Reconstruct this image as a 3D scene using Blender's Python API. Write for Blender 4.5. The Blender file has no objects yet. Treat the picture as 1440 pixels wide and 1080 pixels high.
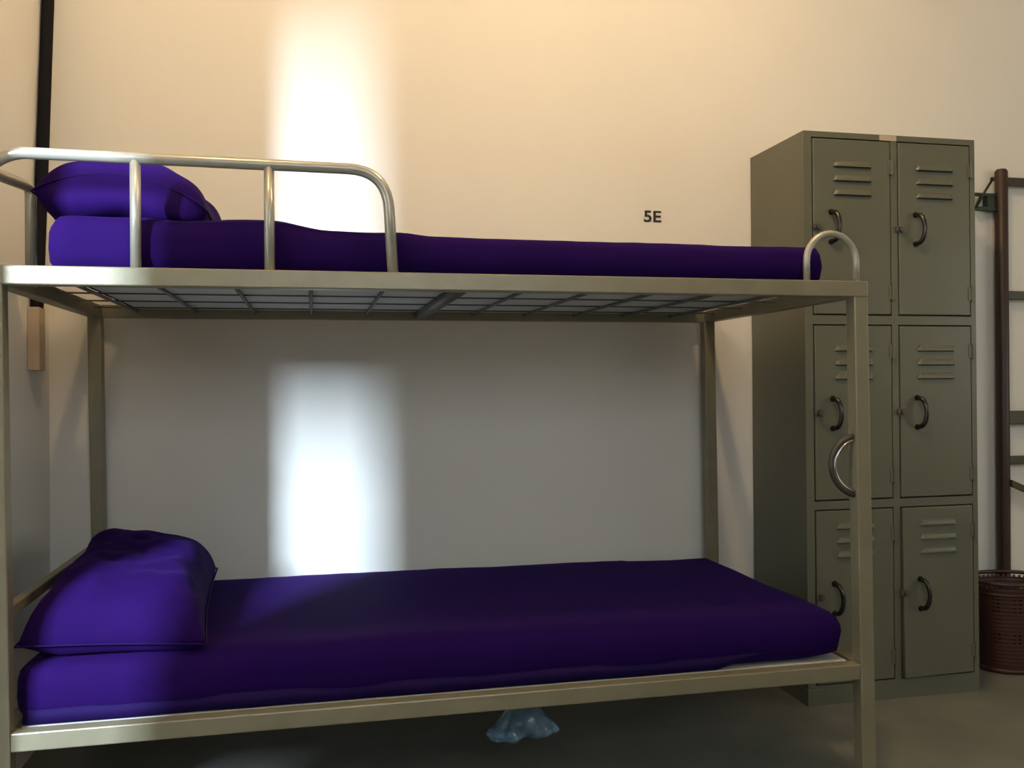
import bpy, bmesh, math, random
from mathutils import Vector, Matrix, noise
random.seed(5)
S = bpy.context.scene
COL = S.collection

# ------------------------------------------------------------------ camera
F_PX, YAW, PITCH, ROLL = 1278.8, .2162, .0034, -.0082
CAM = Vector((0, -2.9847, 1.0045))
fwd = Vector((math.sin(YAW)*math.cos(PITCH), math.cos(YAW)*math.cos(PITCH), math.sin(PITCH)))
rt = Vector((math.cos(YAW), -math.sin(YAW), 0))
up = rt.cross(fwd)
R_ = rt*math.cos(ROLL)+up*math.sin(ROLL)
U_ = -rt*math.sin(ROLL)+up*math.cos(ROLL)
cd = bpy.data.cameras.new('camera'); cam = bpy.data.objects.new('camera', cd); COL.objects.link(cam)
cd.sensor_width = 36; cd.lens = F_PX/1440*36; cd.clip_start = .05
cam.matrix_world = Matrix(((R_.x, U_.x, -fwd.x, CAM.x), (R_.y, U_.y, -fwd.y, CAM.y), (R_.z, U_.z, -fwd.z, CAM.z), (0, 0, 0, 1)))
S.camera = cam

# ------------------------------------------------------------------ light and exposure
S.view_settings.view_transform = 'Standard'; S.view_settings.look = 'None'
S.view_settings.gamma = 1; S.view_settings.use_curve_mapping = False
S.view_settings.exposure = 0.0
W = bpy.data.worlds.new('world'); S.world = W; W.use_nodes = True
W.node_tree.nodes['Background'].inputs[0].default_value = (.55, .62, .7, 1)
W.node_tree.nodes['Background'].inputs[1].default_value = .02

def area(name, loc, target, w, h, power, col, spread=math.pi):
    l = bpy.data.lights.new(name, 'AREA'); l.shape = 'RECTANGLE'; l.size = w; l.size_y = h
    l.energy = power; l.color = col; l.spread = spread
    o = bpy.data.objects.new(name, l); COL.objects.link(o); o.location = loc
    o.rotation_euler = (Vector(target)-Vector(loc)).to_track_quat('-Z', 'Y').to_euler()
    return o
# daylight that falls through the doorway in the left wall onto the bed
area('daylight_doorway', (-2.21, -4.05, 2.33), (.05, 0, 1.3), .20, 1.42, 640, (.66, .82, 1.0))
# broad daylight from the window in the front wall, behind the camera
area('daylight_window', (.55, -5.45, 2.3), (.4, 0, .7), 1.9, 1.2, 38, (.79, .895, 1.0))
# cool side light added from the right, set at an added window
area('added_side_light', (4.1, -2.1, 1.35), (2.0, -.3, .7), 1.0, 1.2, 10, (.92, 1.0, .88))
# warm bulb under the ceiling; the weaker left one is added fill
for en, loc in ((44, (1.0, -1.35, 2.68)), (27, (-.25, -1.4, 2.72))):
    lp = bpy.data.lights.new('ceiling_bulb_and_fill', 'POINT'); lp.energy = en; lp.color = (1, .70, .38); lp.shadow_soft_size = .05
    lo = bpy.data.objects.new('ceiling_bulb_and_fill', lp); COL.objects.link(lo); lo.location = loc

# ------------------------------------------------------------------ materials
def mat(name, col, rough=.6, metal=0, spec=.5, noise_amt=0, noise_scale=8, col2=None, bump=0, bump_scale=60, detail=4, stretch=None, sheen=0):
    m = bpy.data.materials.new(name); m.use_nodes = True
    nt = m.node_tree; b = nt.nodes['Principled BSDF']
    b.inputs['Base Color'].default_value = (*col, 1); b.inputs['Roughness'].default_value = rough
    b.inputs['Metallic'].default_value = metal; b.inputs['Specular IOR Level'].default_value = spec
    if sheen: b.inputs['Sheen Weight'].default_value = sheen; b.inputs['Sheen Roughness'].default_value = .5; b.inputs['Sheen Tint'].default_value = (.35, .14, 1, 1)
    tc = nt.nodes.new('ShaderNodeTexCoord'); src = tc.outputs['Object']
    if stretch:
        mp = nt.nodes.new('ShaderNodeMapping'); mp.inputs['Scale'].default_value = stretch
        nt.links.new(src, mp.inputs[0]); src = mp.outputs[0]
    if col2:
        n = nt.nodes.new('ShaderNodeTexNoise'); n.inputs['Scale'].default_value = noise_scale; n.inputs['Detail'].default_value = detail
        nt.links.new(src, n.inputs['Vector'])
        r = nt.nodes.new('ShaderNodeValToRGB'); r.color_ramp.elements[0].position = .5-noise_amt; r.color_ramp.elements[1].position = .5+noise_amt
        r.color_ramp.elements[0].color = (*col, 1); r.color_ramp.elements[1].color = (*col2, 1)
        nt.links.new(n.outputs['Fac'], r.inputs[0]); nt.links.new(r.outputs[0], b.inputs['Base Color'])
    if bump:
        n2 = nt.nodes.new('ShaderNodeTexNoise'); n2.inputs['Scale'].default_value = bump_scale; n2.inputs['Detail'].default_value = 3
        nt.links.new(src, n2.inputs['Vector'])
        bp = nt.nodes.new('ShaderNodeBump'); bp.inputs['Strength'].default_value = bump; bp.inputs['Distance'].default_value = .01
        nt.links.new(n2.outputs['Fac'], bp.inputs['Height']); nt.links.new(bp.outputs[0], b.inputs['Normal'])
    return m
M = {}
M['wall'] = mat('wall_paint', (.70, .67, .61), .85, spec=.2, col2=(.74, .71, .65), noise_amt=.25, noise_scale=1.6, bump=.08, bump_scale=25)
M['ceiling'] = mat('ceiling_paint', (.7, .68, .62), .9)
M['floor'] = mat('concrete_floor', (.115, .115, .098), .55, col2=(.19, .185, .155), noise_amt=.22, noise_scale=3.5, bump=.06, bump_scale=40, detail=8)
M['bed'] = mat('silver_bed_paint', (.195, .175, .115), .38, metal=.3, col2=(.238, .215, .145), noise_amt=.3, noise_scale=14, bump=.03, bump_scale=120)
M['bedtube'] = mat('silver_tube_paint', (.33, .315, .26), .32, metal=.4, col2=(.40, .38, .32), noise_amt=.3, noise_scale=30)
M['purple'] = mat('purple_sheet', (.0118, .0026, .050), .8, spec=.03, col2=(.0138, .0031, .058), noise_amt=.3, noise_scale=4, bump=.12, bump_scale=500, sheen=.05)
M['seam'] = mat('purple_seam', (.010, .003, .045), .8, spec=.1)
M['liner'] = mat('mattress_underside', (.55, .56, .55), .9, col2=(.62, .63, .62), noise_amt=.2, noise_scale=6, bump=.3, bump_scale=7)
M['wire'] = mat('deck_wire', (.12, .12, .11), .5, metal=.3)
M['board'] = mat('bed_board', (.42, .41, .38), .7)
M['locker'] = mat('locker_enamel', (.098, .100, .070), .36, spec=.45, col2=(.112, .114, .080), noise_amt=.3, noise_scale=5, bump=.02, bump_scale=30)
M['gap_shade'] = mat('locker_gap_shade', (.03, .03, .022), .8)  # painted shade for the door gaps and louvre undersides
M['handle'] = mat('dark_chrome', (.06, .055, .05), .22, metal=.9)
M['latch'] = mat('latch_metal', (.09, .075, .055), .45, metal=.6, col2=(.14, .12, .09), noise_amt=.2, noise_scale=60)
M['sticker'] = mat('sticker_paper', (.42, .34, .27), .7)
M['chrome'] = mat('ring_chrome', (.45, .44, .42), .15, metal=1)
M['rustdark'] = mat('ring_dark', (.05, .045, .035), .5, metal=.3)
M['pole'] = mat('black_pole', (.008, .008, .010), .8, spec=.1)
M['foot'] = mat('pale_tan', (.42, .33, .24), .7)
M['brown'] = mat('brown_wood', (.024, .010, .005), .45, col2=(.038, .017, .009), noise_amt=.2, noise_scale=12, stretch=(1, 1, .1))
M['olive'] = mat('dark_olive_wood', (.040, .034, .016), .5, col2=(.055, .046, .022), noise_amt=.2, noise_scale=14)
M['green'] = mat('green_black_iron', (.012, .024, .010), .4, metal=.3)
M['basket'] = mat('red_brown_plastic', (.045, .013, .009), .45, col2=(.058, .018, .012), noise_amt=.3, noise_scale=20)
M['ink'] = mat('black_lettering', (.012, .010, .008), .6)
M['frame'] = mat('window_frame_paint', (.5, .48, .42), .6)
def bag_mat():
    m = bpy.data.materials.new('clear_bluish_plastic'); m.use_nodes = True; nt = m.node_tree; nt.nodes.clear()
    out = nt.nodes.new('ShaderNodeOutputMaterial'); mx = nt.nodes.new('ShaderNodeMixShader'); mx.inputs[0].default_value = .5
    tr = nt.nodes.new('ShaderNodeBsdfTransparent'); tr.inputs[0].default_value = (.80, .88, .95, 1)
    pb = nt.nodes.new('ShaderNodeBsdfPrincipled'); pb.inputs['Base Color'].default_value = (.22, .36, .47, 1)
    pb.inputs['Roughness'].default_value = .14; pb.inputs['Specular IOR Level'].default_value = .9
    tc = nt.nodes.new('ShaderNodeTexCoord'); nz = nt.nodes.new('ShaderNodeTexNoise'); nz.inputs['Scale'].default_value = 15; nz.inputs['Detail'].default_value = 1.5; nz.inputs['Distortion'].default_value = .8
    rp = nt.nodes.new('ShaderNodeValToRGB'); rp.color_ramp.elements[0].position = .38; rp.color_ramp.elements[1].position = .66
    rp.color_ramp.elements[0].color = (.14, .14, .14, 1); rp.color_ramp.elements[1].color = (.62, .62, .62, 1)
    nt.links.new(tc.outputs['Object'], nz.inputs['Vector']); nt.links.new(nz.outputs['Fac'], rp.inputs[0]); nt.links.new(rp.outputs[0], mx.inputs[0])
    bp = nt.nodes.new('ShaderNodeBump'); bp.inputs['Strength'].default_value = .55; bp.inputs['Distance'].default_value = .03
    nt.links.new(nz.outputs['Fac'], bp.inputs['Height']); nt.links.new(bp.outputs[0], pb.inputs['Normal'])
    nt.links.new(tr.outputs[0], mx.inputs[1]); nt.links.new(pb.outputs[0], mx.inputs[2]); nt.links.new(mx.outputs[0], out.inputs[0])
    return m
M['bag'] = bag_mat()

# ------------------------------------------------------------------ helpers
def link(name, bm, m, parent=None, smooth=False, bevel=0, origin=None, mats=None, subsurf=0, angle=None):
    """geometry is given in world coordinates; it is stored relative to the parent's (or its own) base point"""
    me = bpy.data.meshes.new(name)
    off = Vector((0, 0, 0)); p = parent
    while p: off += p.location; p = p.parent
    loc = Vector((0, 0, 0))
    if origin is not None: loc = Vector(origin)-off
    bmesh.ops.translate(bm, verts=bm.verts, vec=-(off+loc))
    bmesh.ops.recalc_face_normals(bm, faces=bm.faces)
    bm.to_mesh(me); bm.free()
    for k in (mats or [m]): me.materials.append(M[k])
    o = bpy.data.objects.new(name, me); COL.objects.link(o); o.location = loc
    if parent: o.parent = parent
    if smooth:
        for f in me.polygons: f.use_smooth = True
        if angle: 
            me.set_sharp_from_angle(angle=math.radians(angle))
    if bevel:
        md = o.modifiers.new('bevel', 'BEVEL'); md.width = bevel; md.segments = 2; md.limit_method = 'ANGLE'; md.angle_limit = math.radians(40)
    if subsurf:
        md = o.modifiers.new('sub', 'SUBSURF'); md.levels = subsurf; md.render_levels = subsurf
    return o
def empty(name, loc, label, cat, group=None):
    o = bpy.data.objects.new(name, None); COL.objects.link(o); o.location = loc; o.empty_display_size = .1
    tag(o, label, cat, group); return o
def tag(o, label, cat, group=None):
    o['label'] = label; o['category'] = cat
    if group: o['group'] = group
    return o
def box(bm, x0, x1, y0, y1, z0, z1, mi=0, lean=None):
    vs = []
    for z in (z0, z1):
        for x, y in ((x0, y0), (x1, y0), (x1, y1), (x0, y1)):
            dx = lean(z) if lean else 0
            vs.append(bm.verts.new((x+dx, y, z)))
    fs = [(0, 3, 2, 1), (4, 5, 6, 7), (0, 1, 5, 4), (1, 2, 6, 5), (2, 3, 7, 6), (3, 0, 4, 7)]
    for f in fs:
        g = bm.faces.new([vs[i] for i in f]); g.material_index = mi
    return vs
def tube(bm, pts, r, n=12, closed=False, cap=True):
    pts = [Vector(p) for p in pts]; N = len(pts); rings = []
    rad = r if isinstance(r, (list, tuple)) else [r]*N
    prev = None
    for i, p in enumerate(pts):
        if closed: t = (pts[(i+1) % N]-pts[i-1]).normalized()
        else: t = (pts[min(i+1, N-1)]-pts[max(i-1, 0)]).normalized()
        if prev is None:
            a = Vector((0, 0, 1)) if abs(t.z) < .9 else Vector((0, 1, 0))
            u = t.cross(a).normalized()
        else:
            u = (prev-t*prev.dot(t)).normalized()
        prev = u; v = t.cross(u)
        rings.append([bm.verts.new(p+(u*math.cos(2*math.pi*k/n)+v*math.sin(2*math.pi*k/n))*rad[i]) for k in range(n)])
    for i in range(N if closed else N-1):
        a, b = rings[i], rings[(i+1) % N]
        for k in range(n): bm.faces.new((a[k], a[(k+1) % n], b[(k+1) % n], b[k]))
    if cap and not closed:
        bm.faces.new(rings[0][::-1]); bm.faces.new(rings[-1])
def rounded(pts, rad, seg=8):
    """polyline with rounded corners"""
    pts = [Vector(p) for p in pts]; out = [pts[0]]
    for i in range(1, len(pts)-1):
        a, b, c = pts[i-1], pts[i], pts[i+1]
        r = rad[i] if isinstance(rad, dict) and i in rad else (rad if not isinstance(rad, dict) else .02)
        r = min(r, (a-b).length*.49, (c-b).length*.49)
        p0 = b+(a-b).normalized()*r; p1 = b+(c-b).normalized()*r
        for k in range(seg+1):
            t = k/seg; out.append(p0*(1-t)**2+b*2*t*(1-t)+p1*t*t)
    out.append(pts[-1]); return out
def new(): return bmesh.new()

# ------------------------------------------------------------------ room
def struct(name, bm, m):
    o = link(name, bm, m); o['kind'] = 'structure'; return o
WB = -.05
XL, DY0, DY1, DZ = -.764, -1.32, -1.85, 2.06      # left wall with its doorway
YF, XR, ZC = -5.6, 4.2, 3.1
bm = new(); box(bm, -3.6, XR, YF-.12, .12, -.1, 0); struct('floor', bm, 'floor')
bm = new(); box(bm, -3.6, XR, YF-.12, .12, ZC, ZC+.1); struct('ceiling', bm, 'ceiling')
bm = new(); box(bm, XL, XR, WB, .12, 0, ZC); struct('wall_back', bm, 'wall')
bm = new(); box(bm, XR, XR+.12, YF, -2.65, 0, ZC); box(bm, XR, XR+.12, -1.55, .12, 0, ZC); box(bm, XR, XR+.12, -2.65, -1.55, 0, .7); box(bm, XR, XR+.12, -2.65, -1.55, 2.0, ZC); struct('wall_right', bm, 'wall')
bm = new()
for y in (-2.65, -2.125, -1.6): box(bm, XR+.03, XR+.08, y, y+.05, .7, 2.0)
for z in (.7, 1.95): box(bm, XR+.029, XR+.081, -2.65, -1.55, z, z+.05)
struct('added_side_window', bm, 'frame')  # unseen window added to go with the side light
bm = new()
box(bm, XL-.12, XL, DY0, .12, 0, ZC); box(bm, XL-.12, XL, YF, DY1, 0, ZC); box(bm, XL-.12, XL, DY1, DY0, DZ, ZC)
struct('wall_left', bm, 'wall')
bm = new(); box(bm, -3.6, -3.5, YF, .12, 0, ZC); box(bm, -3.5, XL-.12, .0, .12, 0, ZC); struct('wall_corridor', bm, 'wall')
bm = new()
WX0, WX1, WZ0, WZ1 = -.45, 1.55, 1.6, 2.95
box(bm, -3.6, WX0, YF-.12, YF, 0, ZC); box(bm, WX1, XR, YF-.12, YF, 0, ZC)
box(bm, WX0, WX1, YF-.12, YF, 0, WZ0); box(bm, WX0, WX1, YF-.12, YF, WZ1, ZC)
struct('wall_front', bm, 'wall')
bm = new()
for x in (WX0, (WX0+WX1)/2-.025, WX1-.05): box(bm, x, x+.05, YF-.08, YF-.03, WZ0, WZ1)
for z in (WZ0, WZ1-.05): box(bm, WX0, WX1, YF-.081, YF-.029, z, z+.05)
struct('window_1', bm, 'frame')

# lettering on the wall
def lettering():
    cu = bpy.data.curves.new('tmp', 'FONT'); cu.body = '5E'; cu.size = 1; cu.extrude = .01; cu.offset = .02; cu.resolution_u = 6
    to = bpy.data.objects.new('tmp', cu); COL.objects.link(to)
    bpy.context.view_layer.update()
    me = bpy.data.meshes.new_from_object(to.evaluated_get(bpy.context.evaluated_depsgraph_get()))
    bpy.data.objects.remove(to)
    xs = [v.co.x for v in me.vertices]; ys = [v.co.y for v in me.vertices]
    X0, X1, Z0, Z1 = 1.110, 1.173, 1.5645, 1.6040
    for v in me.vertices:
        x = X0+(v.co.x-min(xs))/(max(xs)-min(xs))*(X1-X0); z = Z0+(v.co.y-min(ys))/(max(ys)-min(ys))*(Z1-Z0)
        v.co = Vector((x-X0, -.0012-v.co.z*.08, z-Z0))
    me.materials.clear(); me.materials.append(M['ink'])
    o = bpy.data.objects.new('wall_lettering', me); COL.objects.link(o); o.location = (X0, WB, Z0)
    tag(o, 'small black lettering 5E on the cream wall above the upper mattress', 'lettering')
lettering()

# ------------------------------------------------------------------ bunk bed
BX0, BX1, BY0, BY1, ZU, ZL, T = -.6436, 1.3366, -.989, -.079, 1.257, .318, .038
lean = lambda z: .01*(ZU-z)
bed = empty('bunk_bed', (.35, -.53, 0), 'silver grey painted steel bunk bed with purple bedding standing against the cream wall', 'bunk bed')
for (x0, y0) in ((BX0, BY0), (BX1-T, BY0), (BX0, BY1-T), (BX1-T, BY1-T)):
    bm = new(); box(bm, x0, x0+T, y0, y0+T, 0, ZU-(.0005), lean=lean)
    post = link('post', bm, 'bed', bed, bevel=.003)
e = .0015
def rail(name, *b, m='bed'):
    bm = new(); box(bm, *b, lean=lambda z: lean((b[4]+b[5])/2)); return link(name, bm, m, bed, bevel=.003)
for zt, nm in ((ZU, 'upper'), (ZL, 'lower')):
    rail(nm+'_side_rail', BX0+(0 if zt == ZU else T), BX1-(0 if zt == ZU else T), BY0-(e if zt == ZU else -e), BY0+T-e, zt-T, zt+(.001 if zt == ZU else 0))
    rail(nm+'_side_rail', BX0+T, BX1-T, BY1-T+e, BY1-e, zt-T, zt)
    rail(nm+'_end_rail', BX0+e, BX0+T-e, BY0+T, BY1-T, zt-T, zt)
    rail(nm+'_end_rail', BX1-T+e, BX1-e, BY0+T, BY1-T, zt-T, zt)
# head rail over the lower mattress
rail('head_rail', BX0+.008, BX0+.030, BY0+T, BY1-T, .538, .562)
# guard rail along the front of the upper bunk, turning back at the head
yg = BY0+.020
gl = rounded([(.176, yg, ZU-.005), (.164, yg, 1.484), (-.592, yg, 1.489), (-.648, yg+.012, 1.455), (-.612, -.77, 1.460), (-.613, -.765, ZU-.02)],
             {1: .085, 2: .06, 3: .03, 4: .02}, 9)
bm = new(); tube(bm, gl, .0122, 14); g = link('guard_rail', bm, 'bedtube', bed, smooth=True)
for x in (-.357, -.0875):
    bm = new(); tube(bm, [(x, yg, ZU-.005), (x, yg, 1.484)], .0110, 14); link('guard_upright', bm, 'bedtube', bed, smooth=True)
# small bracket at the rear end of the guard rail: flat steel crossbar between head posts
# hoop at the foot end
hp = []
hx, hr = 1.250, .0675
hp.append((hx-hr, yg, ZU-.003))
for k in range(17):
    a = math.pi-math.pi*k/16; hp.append((hx+hr*math.cos(a), yg, 1.308+hr*math.sin(a)))
hp.append((hx+hr, yg, ZU-.003))
bm = new(); tube(bm, hp, .0082, 12); link('grab_hoop', bm, 'bedtube', bed, smooth=True)
# wire mesh decks: cross rods and long wires
def deck(zt, name, full=True):
    o = empty_part = None
    bm = new()
    xs = [BX0+T+.10+i*.168 for i in range(11)]
    for i, x in enumerate(xs):
        if i == 5: box(bm, x-.016, x+.016, BY0+T-.002, BY1-T+.002, zt-.034, zt-.016)
        else: tube(bm, [(x, BY0+T-.004, zt-.020), (x, BY1-T+.004, zt-.020)], .0045, 8)
    y = BY0+T+.16
    while y < BY1-T-.02:
        tube(bm, [(BX0+T-.004, y, zt-.014), (BX1-T+.004, y, zt-.014)], .0025, 6); y += .20
    link(name, bm, 'wire', bed, smooth=True)
deck(ZU, 'upper_deck_mesh'); deck(ZL, 'lower_deck_mesh')
# half ring of bent tube on the foot-end post
def ring():
    cx, cz, ry, rx = 1.318, .804, .073, .075
    root = None
    pts = []
    for k in range(21):
        a = math.radians(88+ (272-88)*k/20)
        pts.append((cx+rx*math.cos(a)*(1.0+.06*math.sin(a)), BY0+T/2-.002, cz+ry*math.sin(a)))
    pts[0] = (1.305, pts[0][1], pts[0][2])
    bm = new(); tube(bm, pts, .0075, 12); return link('towel_ring', bm, 'rustdark', bed, smooth=True)
rg = ring()
bm = new()
tube(bm, [(1.316+.066*math.cos(math.radians(a)), BY0+T/2-.006, .804+.064*math.sin(math.radians(a))) for a in range(96, 266, 8)], .0042, 10)
link('chrome_liner', bm, 'chrome', rg, smooth=True)
# pale board under the lower mattress
bm = new(); box(bm, BX0+T+.01, BX1-T-.012, BY0+T+.004, BY1-T-.02, ZL-.012, ZL-.001, lean=lambda z: .009); link('base_board', bm, 'board', bed)

# ------------------------------------------------------------------ mattresses
def mattress(name, x0, x1, y0, y1, zb, topf, label, group, rx=.05, corner=.045, lift=0, wob=.003):
    bm = new(); nx = 90; prof = []
    # cross-section (superellipse-like) around the x axis, rings along x
    K = 48; rings = []
    for i in range(nx+1):
        t = i/nx; s = .5-.5*math.cos(math.pi*t) if False else t
        x = x0+(x1-x0)*s
        # rounding at the ends
        de = min(x-x0, x1-x)
        q = min(1, de/rx); inset = (1-math.sqrt(max(0, 1-(1-q)**2)))*rx
        zt = topf(x); cz, cy = (zb+zt)/2, (y0+y1)/2
        hz, hy = (zt-zb)/2-inset*.55, (y1-y0)/2-inset*.8
        ring = []
        for k in range(K):
            a = 2*math.pi*k/K; c, s2 = math.cos(a), math.sin(a)
            # rounded rectangle with corner radius
            cr = min(corner, hz*.95)
            m = max(abs(c)/hy, abs(s2)/hz)
            # sample rectangle perimeter evenly by arc length
            P = 4*(hy+hz); d = (k/K)*P
            if d < 2*hy: py, pz, = -hy+d, -hz
            elif d < 2*hy+2*hz: py, pz = hy, -hz+(d-2*hy)
            elif d < 4*hy+2*hz: py, pz = hy-(d-2*hy-2*hz), hz
            else: py, pz = -hy, hz-(d-4*hy-2*hz)
            iy, iz = max(-hy+cr, min(hy-cr, py)), max(-hz+cr, min(hz-cr, pz))
            v = Vector((py-iy, pz-iz))
            if v.length > 1e-6:
                v = v.normalized()*cr
                # keep flats flat
                if abs(py-iy) < 1e-6 or abs(pz-iz) < 1e-6: py, pz = iy+v.x, iz+v.y
                else: py, pz = iy+v.x, iz+v.y
            w = noise.noise(Vector((x*5, py*5, pz*9)))*wob+noise.noise(Vector((x*17, py*12, pz*14)))*wob*.35
            tz = 0 if pz < -hz+.01 else w
            if pz < 0 and x > x1-.16: tz += lift*((x-x1+.16)/.16)**2
            ring.append(bm.verts.new((x, cy+py+(w*.8 if abs(py) > hy-.01 else 0), cz+pz+tz)))
        rings.append(ring)
    for i in range(nx):
        for k in range(K): bm.faces.new((rings[i][k], rings[i][(k+1) % K], rings[i+1][(k+1) % K], rings[i+1][k]))
    bm.faces.new(rings[0]); bm.faces.new(rings[-1][::-1])
    o = link(name, bm, 'purple', None, smooth=True, origin=((x0+x1)/2, (y0+y1)/2, zb))
    tag(o, label, 'mattress', group); 
    return o
def top_up(x):
    pts = [(-.6, 1.372), (-.5, 1.375), (-.36, 1.374), (-.28, 1.370), (-.13, 1.376), (-.08, 1.376), (.04, 1.361), (.15, 1.359), (.2, 1.359), (.27, 1.352), (.6, 1.351), (1.0, 1.351), (1.3, 1.352)]
    for (a, u), (b, v) in zip(pts, pts[1:]):
        if x <= b:
            t = max(0, (x-a)/(b-a)); t = t*t*(3-2*t); return u+(v-u)*t
    return pts[-1][1]
mu = mattress('mattress', -.537, 1.254, -.948, -.085, ZU-.010, top_up, 'thin mattress in a dark purple sheet on the upper bunk behind the guard rail', None, rx=.035, corner=.035)
bm = new(); box(bm, -.50, 1.20, -.915, -.11, ZU-.0125, ZU-.0085)
link('mattress_underside', bm, 'liner', mu)
def top_lo(x): return .437+.004*math.sin((x+.6)*2.2)-.003*(1 if x > 1 else 0)
ml = mattress('mattress', -.602, 1.297, -.946, -.125, ZL-.0005, top_lo, 'thick mattress in a dark purple fitted sheet on the lower bunk', None, rx=.03, corner=.032, lift=.016)
# sheet hanging a little over the front rail is one loose hem
def hem():
    bm = new(); n = 80; top = []; low = []
    for i in range(n+1):
        x = -.585+i/n*1.66; w = noise.noise(Vector((x*6, 3, 1)))
        y = -.9475-.003*noise.noise(Vector((x*9, 1, 7)))
        top.append(bm.verts.new((x, y+.004, .352))); low.append(bm.verts.new((x, -.9465, ZL+.001+.002*w+max(0, (x-.95)/.125)*.034)))
    for i in range(n): bm.faces.new((top[i], top[i+1], low[i+1], low[i]))
    o = link('sheet_hem', bm, 'seam', ml, smooth=True); md = o.modifiers.new('s', 'SOLIDIFY'); md.thickness = .0015
hem()

# ------------------------------------------------------------------ pillows
def pillow(name, FL, FR, BR, BL, th, label, lift=lambda u, v: 0, wr=.006, seed=0, zmin=None, low=.35, power=5, seam='seam', pinch=.03, bulge=0):
    N = 40; bm = new(); FL, FR, BR, BL = map(Vector, (FL, FR, BR, BL))
    def base(u, v):
        # edges bow inwards between the corners
        uu = u+(.5-u)*0; p = (FL*(1-u)+FR*u)*(1-v)+(BL*(1-u)+BR*u)*v
        ax = (FR-FL).normalized(); ay = (BL-FL).normalized()
        p += ay*pinch*(math.sin(math.pi*u))*(1-2*v)*.9 + ax*pinch*math.sin(math.pi*v)*(1-2*u)*.9
        p.z += lift(u, v)
        return p
    def h(u, v):
        a = max(0, 1-abs(2*u-1)**power); b = max(0, 1-abs(2*v-1)**power)
        return (a*b)**.55
    side = {}
    for s in (1, -1):
        for i in range(N+1):
            for j in range(N+1):
                if s == -1 and (i in (0, N) or j in (0, N)): side[s, i, j] = side[1, i, j]; continue
                u, v = i/N, j/N; p = base(u, v); hh = h(u, v)
                q = Vector((p.x*9+seed, p.y*9, s*3))
                w = (noise.noise(q)*.7+noise.noise(q*2.3)*.4)*wr*min(1, hh*2)
                # radiating creases near the corners
                p = p+Vector((0, 0, s*hh*th*((1-low) if s > 0 else low)+w*(1 if s > 0 else .4)))
                if s < 0: p.y -= bulge*hh*(1-v)**2*math.sin(math.pi*u)**.5
                if zmin is not None: p.z = max(p.z, zmin(p.x, p.y) if callable(zmin) else zmin)
                side[s, i, j] = bm.verts.new(p)
    for s in (1, -1):
        for i in range(N):
            for j in range(N):
                vs = [side[s, i, j], side[s, i+1, j], side[s, i+1, j+1], side[s, i, j+1]]
                if s < 0: vs.reverse()
                try: bm.faces.new(vs)
                except ValueError: pass
    edge = [side[1, i, 0].co.copy() for i in range(N)]+[side[1, N, j].co.copy() for j in range(N)]+[side[1, N-i, N].co.copy() for i in range(N)]+[side[1, 0, N-j].co.copy() for j in range(N)]
    c = (FL+FR+BR+BL)/4
    o = link(name, bm, 'purple', None, smooth=True, origin=(c.x, c.y, min(FL.z, BR.z)), subsurf=1)
    tag(o, label, 'pillow')
    b2 = new(); tube(b2, edge, .0022, 6, closed=True); link('piping', b2, seam, o, smooth=True)
    return o
pillow('pillow', (-.606, -.925, .475), (-.226, -.935, .458), (-.268, -.27, .495), (-.600, -.20, .515), .175,
       'plump purple pillow on the lower bunk, slumped against the steel head rail', lift=lambda u, v: .022*(1-u)*v, zmin=.4405, low=.30, seed=2, wr=.020, pinch=.012)
pillow('pillow', (-.585, -.865, 1.432), (-.225, -.865, 1.400), (-.195, -.48, 1.395), (-.575, -.48, 1.415), .150,
       'wide purple pillow on the upper bunk behind the curved guard rail', lift=lambda u, v: .062*math.sin(math.pi*u)**.75*(1-.3*v), zmin=lambda x, y: 1.379 if x > -.545 else 1.345, low=.62, seed=9, wr=.018, pinch=.012, bulge=.085)

# ------------------------------------------------------------------ plastic bag under the lower rail
def bag():
    bm = new(); n = 64; rings = []
    prof = [(0, .010), (.03, .020), (.055, .027), (.08, .029), (.10, .040), (.118, .052), (.134, .063), (.148, .068), (.158, .058), (.160, .034)]
    for j, (d, r) in enumerate(prof):
        ring = []
        for k in range(n):
            a = 2*math.pi*k/n; c, q = math.cos(a), math.sin(a)
            w = 1+.35*noise.noise(Vector((c*1.8+3, q*1.8, d*9)))+.30*noise.noise(Vector((c*4, q*4, d*22)))+.16*noise.noise(Vector((c*10, q*10, d*60)))
            flare = .16*abs(c)**3*(d/.16)          # the two loose ears of the bag
            ring.append(bm.verts.new((.500+r*(w+flare)*c*1.12, -.80+r*w*q*.7, .300-d+.014*noise.noise(Vector((c*3, q*3, d*9)))*(d/.16)+.010*(1-abs(c))*(d/.16))))
        rings.append(ring)
    for a, b in zip(rings, rings[1:]):
        for k in range(n): bm.faces.new((a[k], a[(k+1) % n], b[(k+1) % n], b[k]))
    bm.faces.new(rings[-1])
    o = link('plastic_bag', bm, 'bag', None, smooth=True, origin=(.5, -.8, .13), subsurf=1)
    tag(o, 'crumpled clear bluish plastic bag hanging beneath the lower bunk rail', 'bag')
    b2 = new()
    tube(b2, [(.5+.013*math.cos(a*.9), -.80+.011*math.sin(a*.9), .287+a*.0006) for a in range(0, 22)], .003, 6)
    link('knot', b2, 'bag', o, smooth=True)
bag()

# ------------------------------------------------------------------ locker
LX0, LX1, LY0, LY1, LH = 1.505, 2.121, -.407, -.056, 1.8
lk = empty('metal_locker', ((LX0+LX1)/2, (LY0+LY1)/2, 0), 'tall grey green metal locker with six louvred doors beside the bunk bed', 'locker')
bm = new()
YB = LY0+.022
box(bm, LX0, LX1, YB, LY1, .0, LH)
body_front = []
CX = [(1.532, 1.811), (1.834, 2.103)]
RZ = [(.062, .612), (.638, 1.194), (1.222, 1.782)]
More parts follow.
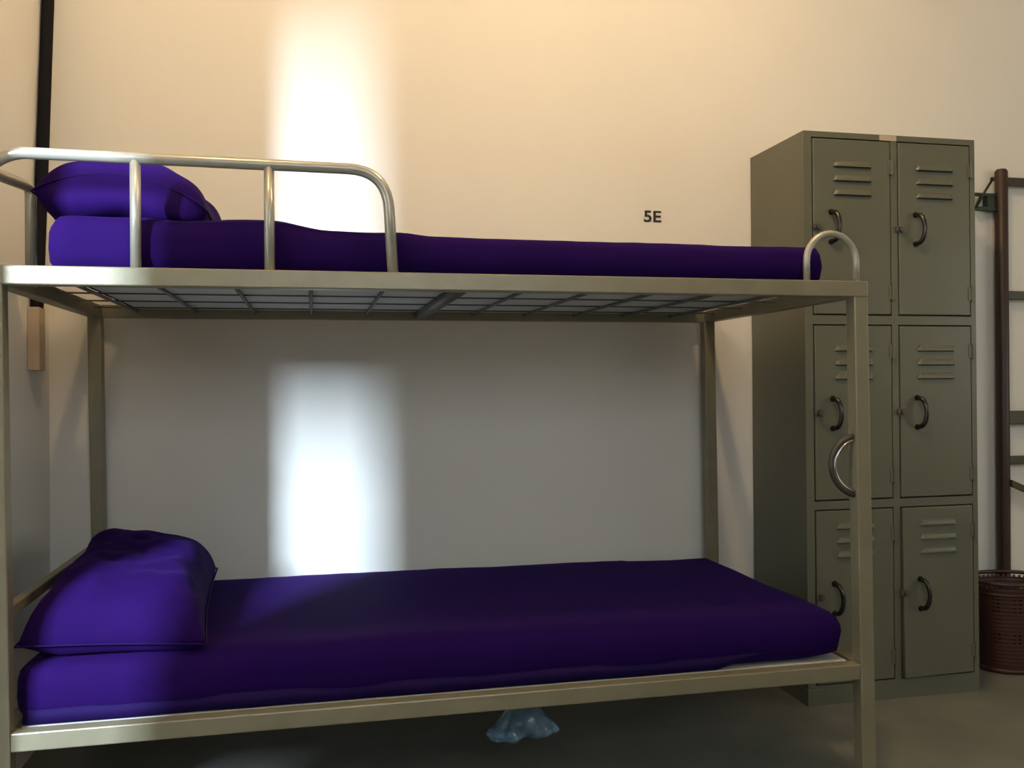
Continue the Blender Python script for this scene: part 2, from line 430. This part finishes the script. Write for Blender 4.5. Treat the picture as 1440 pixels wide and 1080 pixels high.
# face frame around the door openings
xs = [LX0, CX[0][0], CX[0][1], CX[1][0], CX[1][1], LX1]
for a, b in ((0, 1), (2, 3), (4, 5)): box(bm, xs[a], xs[b], LY0, YB+.001, .0, LH)
zs = [0, RZ[0][0], RZ[0][1], RZ[1][0], RZ[1][1], RZ[2][0], RZ[2][1], LH]
for c0, c1 in CX:
    for a, b in ((0, 1), (2, 3), (4, 5), (6, 7)): box(bm, c0, c1, LY0, YB+.001, max(zs[a], .0), zs[b])
link('cabinet_body', bm, 'locker', lk, mats=['locker'])
bm = new()
for c0, c1 in CX:
    for z0, z1 in RZ: box(bm, c0-.0005, c1+.0005, YB-.0012, YB-.0004, z0-.0005, z1+.0005)
link('opening_shade', bm, 'gap_shade', lk)  # dark sheet behind the doors, painting the shade in their gaps
bm = new(); box(bm, LX0-.003, LX0+.05, LY0-.004, LY0+.05, 0, .052); link('corner_foot', bm, 'locker', lk, bevel=.002)
bm = new(); box(bm, 1.772, 1.832, LY0-.0016, LY0-.0002, 1.7815, 1.7985); s = link('paper_sticker', bm, 'sticker', lk); s['label'] = 'worn pinkish paper sticker'

def louver(bm, x0, x1, zc, y):
    """pressed louvre: rounded hood, closed below by a face painted dark as shade"""
    n, kseg, dep, ht = 16, 8, .010, .018
    rings = []
    for i in range(n+1):
        t = i/n; x = x0+(x1-x0)*t; de = min(t, 1-t)*(x1-x0); q = min(1, de/.012); f = math.sqrt(max(0, 1-(1-q)**2))
        ring = []
        for k in range(kseg+1):
            a = math.pi/2*k/kseg     # from the top edge to the lip
            ring.append(bm.verts.new((x, y-dep*f*math.sin(a), zc-ht/2+ht*f*math.cos(a))))
        ring.append(bm.verts.new((x, y, zc-ht/2)))
        rings.append(ring)
    for a, b in zip(rings, rings[1:]):
        for k in range(len(a)-1):
            f_ = bm.faces.new((a[k], a[k+1], b[k+1], b[k])); f_.material_index = 1 if k == len(a)-2 else 0
    # dark strip painting the shade below the lip
    box(bm, x0+.004, x1-.004, y-.0006, y+.0002, zc-ht/2-.0035, zc-ht/2, 1)
def make_door(c0, c1, z0, z1, hx, hz, lx, lz, louz, tilt=0, sc=1, hscale=1):
    g = .0042; y0, y1 = LY0-.0025, LY0+.016
    bm = new(); box(bm, c0+g, c1-g+.0005, y0, y1, z0+g, z1-g)
    if tilt:   # lower-left corner bent forward
        for v in bm.verts:
            v.co.y -= tilt*(1-(v.co.x-c0)/(c1-c0))*(.4+.6*(1-(v.co.z-z0)/(z1-z0)))
    d = link('door', bm, 'locker', lk, bevel=.0025, origin=(c1, y0, z0))
    def yy(x, z): return y0-(tilt*(1-(x-c0)/(c1-c0))*(.4+.6*(1-(z-z0)/(z1-z0))) if tilt else 0)
    cx = (louz[1]+louz[2])/2
    for i in range(3):
        bm = new(); z = louz[0]-i*.0445; louver(bm, louz[1], louz[2], z, yy(cx, z)+.0005)
        link('louver', bm, None, d, smooth=True, mats=['locker', 'gap_shade'], angle=50)
    # bow handle
    yh = yy(hx, hz); H = .047*hscale; bm = new()
    pts = [(hx-.004, yh+.002, hz+H), (hx-.003, yh-.010, hz+H*.97)]
    for k in range(1, 10):
        t = k/10; pts.append((hx-.003+.009*math.sin(math.pi*t), yh-.012-.022*math.sin(math.pi*t), hz+H*math.cos(math.pi*t)*.97))
    pts += [(hx-.003, yh-.010, hz-H*.97), (hx-.004, yh+.002, hz-H)]
    rr = [.0072]*2+[.0068+.0010*abs(math.cos(math.pi*k/10)) for k in range(1, 10)]+[.0072]*2
    tube(bm, pts, rr, 10)
    for zz in (hz+H, hz-H):
        tube(bm, [(hx-.004, yh+.001, zz), (hx-.004, yh-.003, zz)], .0095, 12)
    link('handle', bm, 'handle', d, smooth=True, angle=50)
    # hasp and lock knob at the latch edge
    bm = new(); yl = yy(lx, lz)
    box(bm, lx-.012, lx+.014, yl-.004, yl+.001, lz-.010, lz+.010)
    tube(bm, [(lx+.006, yl-.003, lz), (lx+.006, yl-.012, lz)], .0085, 14)
    tube(bm, [(lx-.010, yl-.003, lz), (lx-.010, yl-.008, lz)], .005, 10)
    link('latch', bm, 'latch', d, bevel=.001)
    for zz in (z0+.075, z1-.085):
        bm = new(); tube(bm, [(c1+.002, y0-.003, zz-.025), (c1+.002, y0-.003, zz+.025)], .0042, 10)
        box(bm, c1-.012, c1+.002, y0-.0022, y0+.001, zz-.022, zz+.022)
        link('hinge', bm, 'locker', d, smooth=True, angle=40)
    return d
rows = [  # z range, handle z, latch z, first louvre z
    (RZ[2], 1.500, 1.498, 1.700),
    (RZ[1], .913, .915, 1.120),
    (RZ[0], .332, .338, .560)]
for (z0, z1), hz, lz, lz0 in rows:
    make_door(*CX[0], z0, z1, 1.601, hz, 1.545, lz, (lz0, 1.604, 1.742))
    make_door(*CX[1], z0, z1, 1.902, hz, 1.838, lz, (lz0, 1.899, 2.038), tilt=.012 if z0 < .1 else 0)

# ------------------------------------------------------------------ pole in the corner
pl = empty('corner_pole', (-.745, -.235, 1.25), 'slim black pole leaning in the wall corner behind the upper pillow', 'pole')
bm = new(); tube(bm, [(-.745, -.237, 1.235), (-.745, -.082, 2.33)], .017, 16); link('shaft', bm, 'pole', pl, smooth=True, angle=40)
bm = new(); box(bm, -.7635, -.732, -.262, -.205, 1.06, 1.236); link('tan_block', bm, 'foot', pl, bevel=.003)  # tan block added for an orange patch below the pole end

# ------------------------------------------------------------------ coat hooks
ck = empty('coat_hook_rack', (2.4, -.07, 1.68), 'dark green iron coat hook rack on the wall between locker and brown rack', 'hook rack')
bm = new(); box(bm, 2.17, 2.49, -.080, -.068, 1.696, 1.708); box(bm, 2.17, 2.49, -.080, -.068, 1.643, 1.658)
for x in (2.17, 2.447): box(bm, x, x+.043, -.078, -.0505, 1.648, 1.704)
link('back_bars', bm, 'green', ck, bevel=.002)
for x in (2.24, 2.388):
    bm = new(); tube(bm, rounded([(x+.028, -.082, 1.700), (x, -.086, 1.652), (x-.012, -.105, 1.648), (x-.002, -.125, 1.688), (x+.032, -.135, 1.745)], .02, 5), .0045, 8)
    tube(bm, [(x+.030, -.1345, 1.742), (x+.034, -.1355, 1.750)], .008, 8)
    link('hook', bm, 'green', ck, smooth=True)

# ------------------------------------------------------------------ brown clothes rack
RY = -.078
rk = empty('clothes_rack', (2.79, RY, 0), 'dark brown wooden ladder rack with cross bars standing behind the woven basket', 'rack')
for x in (2.506, 3.11):
    bm = new(); tube(bm, [(x-.006, RY, 0), (x-.003, RY, .6), (x, RY, 1.790), (x, RY, 1.798)], [.0225, .0225, .0225, .017], 16); link('post', bm, 'brown', rk, smooth=True, angle=40)
for z, h, d, m in ((1.753, .030, .022, 'brown'), (1.330, .032, .02, 'olive'), (.876, .050, .024, 'olive'), (.718, .031, .02, 'olive')):
    bm = new(); box(bm, 2.52, 3.10, RY-d/2, RY+d/2, z-h/2, z+h/2); link('cross_bar', bm, m, rk, bevel=.003)
bm = new()
vs = box(bm, 2.515, 3.10, RY-.030, RY-.018, 0, .026)
for v in vs: v.co.z += .622-(v.co.x-2.515)*.42
link('brace', bm, 'olive', rk, bevel=.002)

# ------------------------------------------------------------------ basket
def basket():
    cx, cy = 2.405, -.218; OV = .78
    root = empty('laundry_basket', (cx, cy, 0), 'round red brown woven plastic basket on the floor beside the locker', 'basket')
    H, r0, r1 = .330, .108, .150
    R = lambda z: r0+(r1-r0)*(z/H)**.8
    N = 96
    bm = new()
    def ringz(z, dr=0): return [bm.verts.new((cx+(R(z)+dr)*math.cos(2*math.pi*k/N), cy+OV*(R(z)+dr)*math.sin(2*math.pi*k/N), z)) for k in range(N)]
    rowsz = []; z = .012; 
    while z < H-.02: rowsz.append(z); z += .0068
    rs = [ringz(z, .0004*(1 if i % 2 else -1)) for i, z in enumerate(rowsz)]
    def holed(z, k):
        kk = k % 8
        if .285 < z < .302: return True
        if .205 < z < .262: return kk < 4
        if .100 < z < .145: return kk < 3
        return False
    for i in range(len(rs)-1):
        z = rowsz[i]
        for k in range(N):
            if holed(z, k) and i % 2 == 0 and k % 2 == 0: continue
            bm.faces.new((rs[i][k], rs[i][(k+1) % N], rs[i+1][(k+1) % N], rs[i+1][k]))
    b = link('woven_side', bm, 'basket', root); md = b.modifiers.new('s', 'SOLIDIFY'); md.thickness = .003
    for nm, z, r, dr in (('rim', H-.016, .007, .002), ('band', .277, .005, .002), ('base_band', .010, .008, 0)):
        bm = new(); tube(bm, [(cx+(R(z)+dr)*math.cos(2*math.pi*k/48), cy+OV*(R(z)+dr)*math.sin(2*math.pi*k/48), z) for k in range(48)], r, 8, closed=True)
        link(nm, bm, 'basket', root, smooth=True)
    bm = new(); bmesh.ops.create_cone(bm, cap_ends=True, segments=48, radius1=r0, radius2=r0, depth=.006, matrix=Matrix.Translation((cx, cy, .006)) @ Matrix.Diagonal((1, OV, 1, 1))); link('bottom', bm, 'basket', root)
basket()
